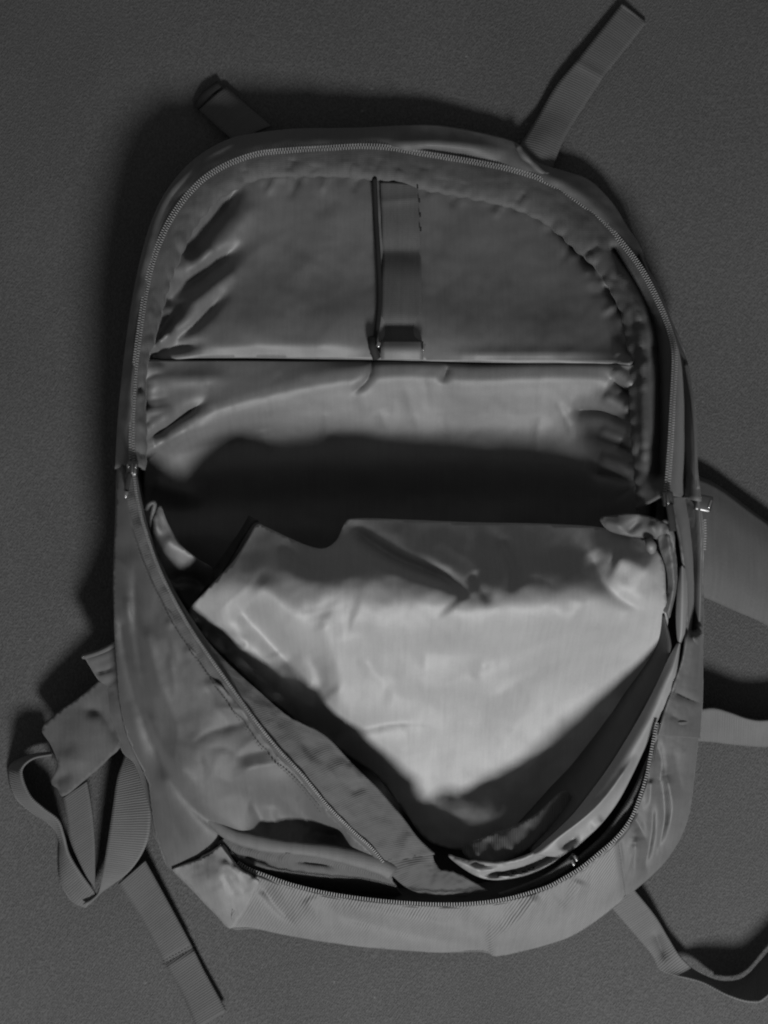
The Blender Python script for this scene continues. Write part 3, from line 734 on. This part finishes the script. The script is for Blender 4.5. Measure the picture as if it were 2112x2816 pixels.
loft("facing_wall", [[(1822,1690,312),(1840,1810,300),(1770,1950,266),(1680,2100,240),(1570,2245,224),(1460,2345,208)], [(1810,1690,260),(1800,1800,240),(1720,1950,200),(1640,2080,170),(1540,2200,140),(1440,2300,110)],
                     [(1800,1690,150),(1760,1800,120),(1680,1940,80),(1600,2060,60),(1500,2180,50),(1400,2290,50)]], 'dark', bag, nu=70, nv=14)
RT = [(1862,1850,312),(1838,1930,296),(1815,2000,284),(1780,2080,268),(1745,2160,252),(1710,2220,240),(1660,2290,226),(1600,2345,214),(1560,2372,206)]
loft("inner_tape", [off(RT, dz=-6), off(RT, 8, 6, 2), off([(x + (26 if i > 3 else 8), y + (16 if i > 3 else 4), z) for i, (x, y, z) in enumerate(RT)], dz=-14)], 'web', bag, nu=80, nv=10, flip=True,
     label="narrow ribbed tape inside the right zipper edge")
rbox("end_stop", (1575,2372,236), (16, 9, 10), 1.0, 'metal', bag, 0.35)
rbox("end_stop", (1583,2360,236), (16, 8, 10), 1.0, 'metal', bag, 0.35)
loft("inner_tape", [[(1380,2470,190),(1450,2445,190),(1520,2415,200),(1570,2380,215),(1590,2355,220)], [(1370,2455,200),(1440,2430,200),(1505,2400,210),(1555,2365,222),(1575,2345,226)]], 'web', bag, nu=40, nv=5)

# satin folds and mesh pocket at the bottom of the compartment
patch("satin_fold", [(1232,2352,196),(1300,2368,204),(1360,2374,208),(1430,2356,210),(1490,2328,212),(1560,2272,216),(1622,2282,216),(1572,2334,212),(1502,2384,206),(1430,2412,200),(1350,2420,196),(1288,2398,194)],
      [(1400,2390,208)], 'satin', bag, step=6, folds=[([(1330,2404),(1400,2400),(1480,2374),(1590,2305)], (7, 9), -26), ([(1244,2360),(1290,2382),(1345,2404)], 8, 12), ([(1380,2374),(1440,2360),(1494,2334)], 7, 14), ([(1350,2416),(1440,2404),(1510,2372)], 7, 12),
      ([(1300,2372),(1370,2388)], 6, -12)], amp=2.5, ascale=30, seed=40, label="glossy lining folds at the bottom of the opening")
patch("mesh_pocket", [(1270,2330,150),(1330,2300,165),(1400,2275,172),(1470,2240,176),(1540,2180,178),(1570,2190,178),(1545,2240,182),(1490,2300,186),(1430,2350,190),(1360,2384,192),(1300,2370,180)],
      [(1400,2320,186),(1480,2260,184)], 'web', bag, step=9, folds=[([(1300,2310),(1320,2370)], 10, 10), ([(1345,2310),(1355,2370)], 9, -10), ([(1380,2290),(1410,2350)], 14, 10), ([(1450,2270),(1470,2310)], 10, -8)],
      amp=3, ascale=40, seed=20, label="dark mesh pocket in the shadowed bottom of the compartment")

# ------------------------------------------------------------------ sliders and pulls
def slider(x, y, z, ang, pull, mat='darkmetal'):
    s = rbox("zipper_slider", (x, y, z + 14), (26, 36, 20), ang, mat, bag, 0.3)
    rbox("slider_bridge", (x, y, z + 28), (8, 26, 10), ang, mat, s, 0.35)
    return s
s1 = slider(364, 1288, 402, 0.05, None)
rbox("slider_nose", (352, 1282, 432), (4, 10, 5), -0.3, 'metal', s1, 0.4)
rbox("slider_nose", (374, 1282, 432), (4, 10, 5), 0.4, 'metal', s1, 0.4)
tube("pull_tab", [(358,1300,430),(352,1325,428),(347,1350,424)], 6, 'black', s1, n=14, flat=0.4)
rbox("pull_end", (347, 1360, 428), (8, 17, 7), 0.35, 'metal', s1, 0.4)
s2 = slider(1836, 1372, 398, -0.1, None)
tube("pull_tab", [(1840,1385,424),(1846,1420,420),(1850,1460,410)], 9, 'black', s2, n=14, flat=0.5)
s3 = rbox("zipper_pull", (1934, 1384, 300), (44, 42, 14), 0.2, 'darkmetal', bag, 0.45, label="small oval zipper pull hanging on the right edge")
rbox("pull_rim", (1952, 1386, 306), (6, 22, 8), 0.35, 'metal', s3, 0.4)
teeth("zipper_teeth", [(1935,1430,262),(1936,1470,258),(1934,1510,254)], bag, pitch=6.5, rows=(-1, 1), length=8)
tube("zipper_coil", [(1886,1000,258),(1904,1100,288),(1911,1200,303),(1914,1290,310),(1920,1345,312)], 5, 'shell', bag, n=40)

# side pocket on the left
pk = loft("side_pocket", [[(232,1808,120),(270,1798,165),(300,1785,205),(328,1768,240)], [(262,1858,110),(290,1845,160),(318,1832,205),(340,1822,240)],
                     [(290,1900,105),(310,1895,150),(330,1890,195),(352,1890,235)], [(298,1960,100),(318,1960,140),(345,1965,185),(372,1970,235)], [(335,2065,90),(355,2062,130),(380,2060,180),(405,2060,230)],
                     [(372,2105,90),(390,2110,130),(410,2120,175),(430,2130,220)], [(400,2200,90),(415,2200,125),(435,2205,165),(458,2210,210)], [(420,2290,90),(435,2290,120),(460,2290,155),(490,2290,190)],
                     [(442,2332,90),(460,2332,120),(485,2330,150),(512,2330,180)]],
     'shellpale', bag, nu=30, nv=90, folds=[([(262,1850),(300,1842),(335,1815)], 7, -16), ([(240,1822),(325,1790)], 8, 8), ([(285,1890),(345,1850)], 9, -14), ([(310,1900),(320,2000)], 14, 8)],
     amp=4, ascale=40, seed=21, label="stretched side pocket sticking out at the left edge")
tube("pocket_hem", [(230,1806,124),(268,1795,170),(298,1782,210),(328,1764,246)], 7, 'weblight', pk, n=20)

# ------------------------------------------------------------------ straps
# loose strap top right, and its bar tack
st = loft("strap", [[(1396,450,40),(1432,398,30),(1480,320,11),(1530,235,13),(1600,150,13),(1708,12,6)], [(1450,462,34),(1484,398,32),(1535,318,14),(1592,236,13),(1646,178,10),(1742,38,6)],
               [(1510,485,24),(1546,392,20),(1592,316,10),(1655,218,7),(1694,170,6),(1776,66,5)]], 'web', bag, nu=70, nv=9, flip=True, folds=[([(1590,178),(1665,222)], 10, 5, 'open')],
     label="flat strap lying loose above the top right of the bag")
tube("strap_hem", [(1708,14,18),(1742,40,9),(1776,67,6)], 5, 'web', st, n=12)
tube("strap_knot", [(1424,402,66),(1440,428,68),(1462,448,66),(1482,468,64),(1506,482,64)], 8, 'shell', st, n=16, amp=0.4)
# stub top left
st = loft("strap", [[(548,302,16),(600,350,26),(660,400,60)], [(590,262,26),(645,312,36),(705,362,64)], [(622,238,16),(680,290,26),(745,345,54)]], 'web', bag, nu=24, nv=8, flip=True,
     label="short dark strap end sticking out at the top left")
tube("strap_hem", [(540,298,12),(565,262,18),(604,232,13)], 12, 'black', st, n=14, flat=0.5)
# shoulder strap on the right
loft("shoulder_strap", [[(1800,1300,20),(1890,1315,15),(1960,1345,13),(2040,1405,13),(2112,1458,13),(2250,1570,13),(2420,1760,24),(2560,2000,20)], [(1800,1400,52),(1890,1410,54),(1980,1440,42),(2050,1490,42),(2112,1530,42),(2230,1640,50),(2370,1800,36),(2490,2020,28)],
                        [(1800,1540,52),(1890,1545,54),(1960,1570,46),(2040,1605,46),(2112,1640,44),(2210,1715,48),(2320,1850,34),(2420,2040,26)], [(1800,1600,20),(1880,1610,20),(1940,1630,18),(2020,1665,16),(2112,1705,12),(2190,1770,9),(2270,1890,7),(2350,2060,6)]],
     'pad', bag, nu=40, nv=18, flip=True, thick=0.006, label="wide padded shoulder strap leaving the picture at the right")
tube("shoulder_strap_edge", [(1800,1298,18),(1890,1313,13),(1960,1343,12),(2040,1402,12),(2112,1456,12),(2250,1568,12),(2420,1758,14),(2560,1998,12)], 6, 'pad', bag, n=30)
# standing web strap on the right
loft("strap", [[(1800,1990,70),(1880,1962,76),(1930,1948,82),(1965,1945,86),(2010,1958,86),(2060,1975,84),(2112,1978,82),(2250,1960,74),(2400,1990,70),(2520,2080,40)],
               [(1800,2050,20),(1880,2036,20),(1950,2036,18),(2000,2042,16),(2060,2048,14),(2112,2050,12),(2250,2045,8),(2400,2075,6),(2500,2150,6)]], 'weblight', bag, nu=60, nv=12, flip=True,
     label="webbing strap standing on edge right of the bag")
# strap bottom right, twisting onto its edge
st = loft("strap", [[(1740,2440,60),(1800,2515,40),(1840,2580,34),(1872,2630,36),(1920,2675,26),(1970,2700,14),(2020,2702,10),(2060,2684,10),(2112,2625,10),(2220,2500,10)],
               [(1670,2480,44),(1730,2550,26),(1790,2620,14),(1812,2662,14),(1860,2685,36),(1930,2704,70),(2000,2740,100),(2065,2758,112),(2112,2742,116),(2230,2620,116)]], 'weblight', bag, nu=100, nv=14,
     flip=True, folds=[([(1800,2560),(1830,2640)], 12, -16)], label="twisted webbing strap at the lower right corner")
tube("strap_edge", [(1970,2703,16),(2020,2704,14),(2060,2686,14),(2112,2627,14),(2220,2502,14)], 5, 'weblight', st, n=30)
# strap bottom left
st = loft("strap", [[(398,2366,60),(450,2460,40),(520,2590,30),(560,2670,26),(622,2782,24)], [(362,2398,55),(418,2490,34),(488,2620,22),(530,2700,18),(580,2806,16)],
               [(325,2430,45),(385,2525,22),(455,2655,10),(500,2735,6),(540,2830,5)]], 'web', bag, nu=80, nv=9, folds=[([(450,2650),(530,2605)], 6, -9, 'open')],
     label="flat ribbed strap lying below the lower left corner")
stitches("stitching", [(452,2650,14),(490,2630,24),(528,2610,32)], st, mat='black', pitch=8)
# buckle tab and loop on the left
pad = patch("strap_anchor", [(115,2005,80),(150,1965,92),(220,1915,105),(290,1860,115),(318,1880,120),(330,2040,120),(300,2085,110),(240,2140,100),(175,2190,90),(160,2170,85),(140,2150,80),(158,2100,85),(140,2050,82)],
      [(220,2020,112),(200,2080,108)], 'pad', bag, step=9, folds=[([(230,1945),(285,1965),(335,2050)], 16, -16), ([(150,2145),(200,2120)], 14, -8), ([(150,2080),(240,2110)], 26, 9)],
      amp=3, ascale=60, seed=22, thick=0.005, label="padded strap anchor at the left edge")
loft("strap", [[(176,2190,80),(185,2250,70),(195,2310,60),(235,2400,50),(262,2440,40)], [(240,2145,92),(250,2200,86),(258,2260,76),(262,2330,62),(262,2420,44)]], 'web', bag, nu=40, nv=9, flip=False,
     label="dark ribbed strap hanging from the left anchor")
loft("strap", [[(450,2030,60),(428,2110,80),(418,2200,96),(412,2290,100),(390,2350,90),(350,2400,70),(290,2440,40),(235,2480,20)], [(345,2075,60),(324,2140,78),(312,2220,84),(300,2300,82),(285,2390,68),(270,2450,50),(250,2475,40),(228,2485,30)]],
     'weblight', bag, nu=60, nv=14, flip=True, label="pale webbing strap folded under the left side pocket")
loft("strap", [[(142,2072,95),(92,2082,105),(60,2108,110),(58,2140,112),(80,2190,110),(116,2224,105),(156,2256,100),(172,2300,88),(186,2348,66),(220,2402,52),(248,2440,44),(264,2464,38)],
               [(142,2066,20),(85,2074,15),(30,2100,12),(22,2140,12),(42,2195,12),(90,2238,12),(135,2268,12),(160,2310,10),(160,2365,8),(165,2425,8),(198,2480,8),(235,2498,8)]], 'weblight', bag, nu=90, nv=8,
     label="strap loop standing on edge at the far left")
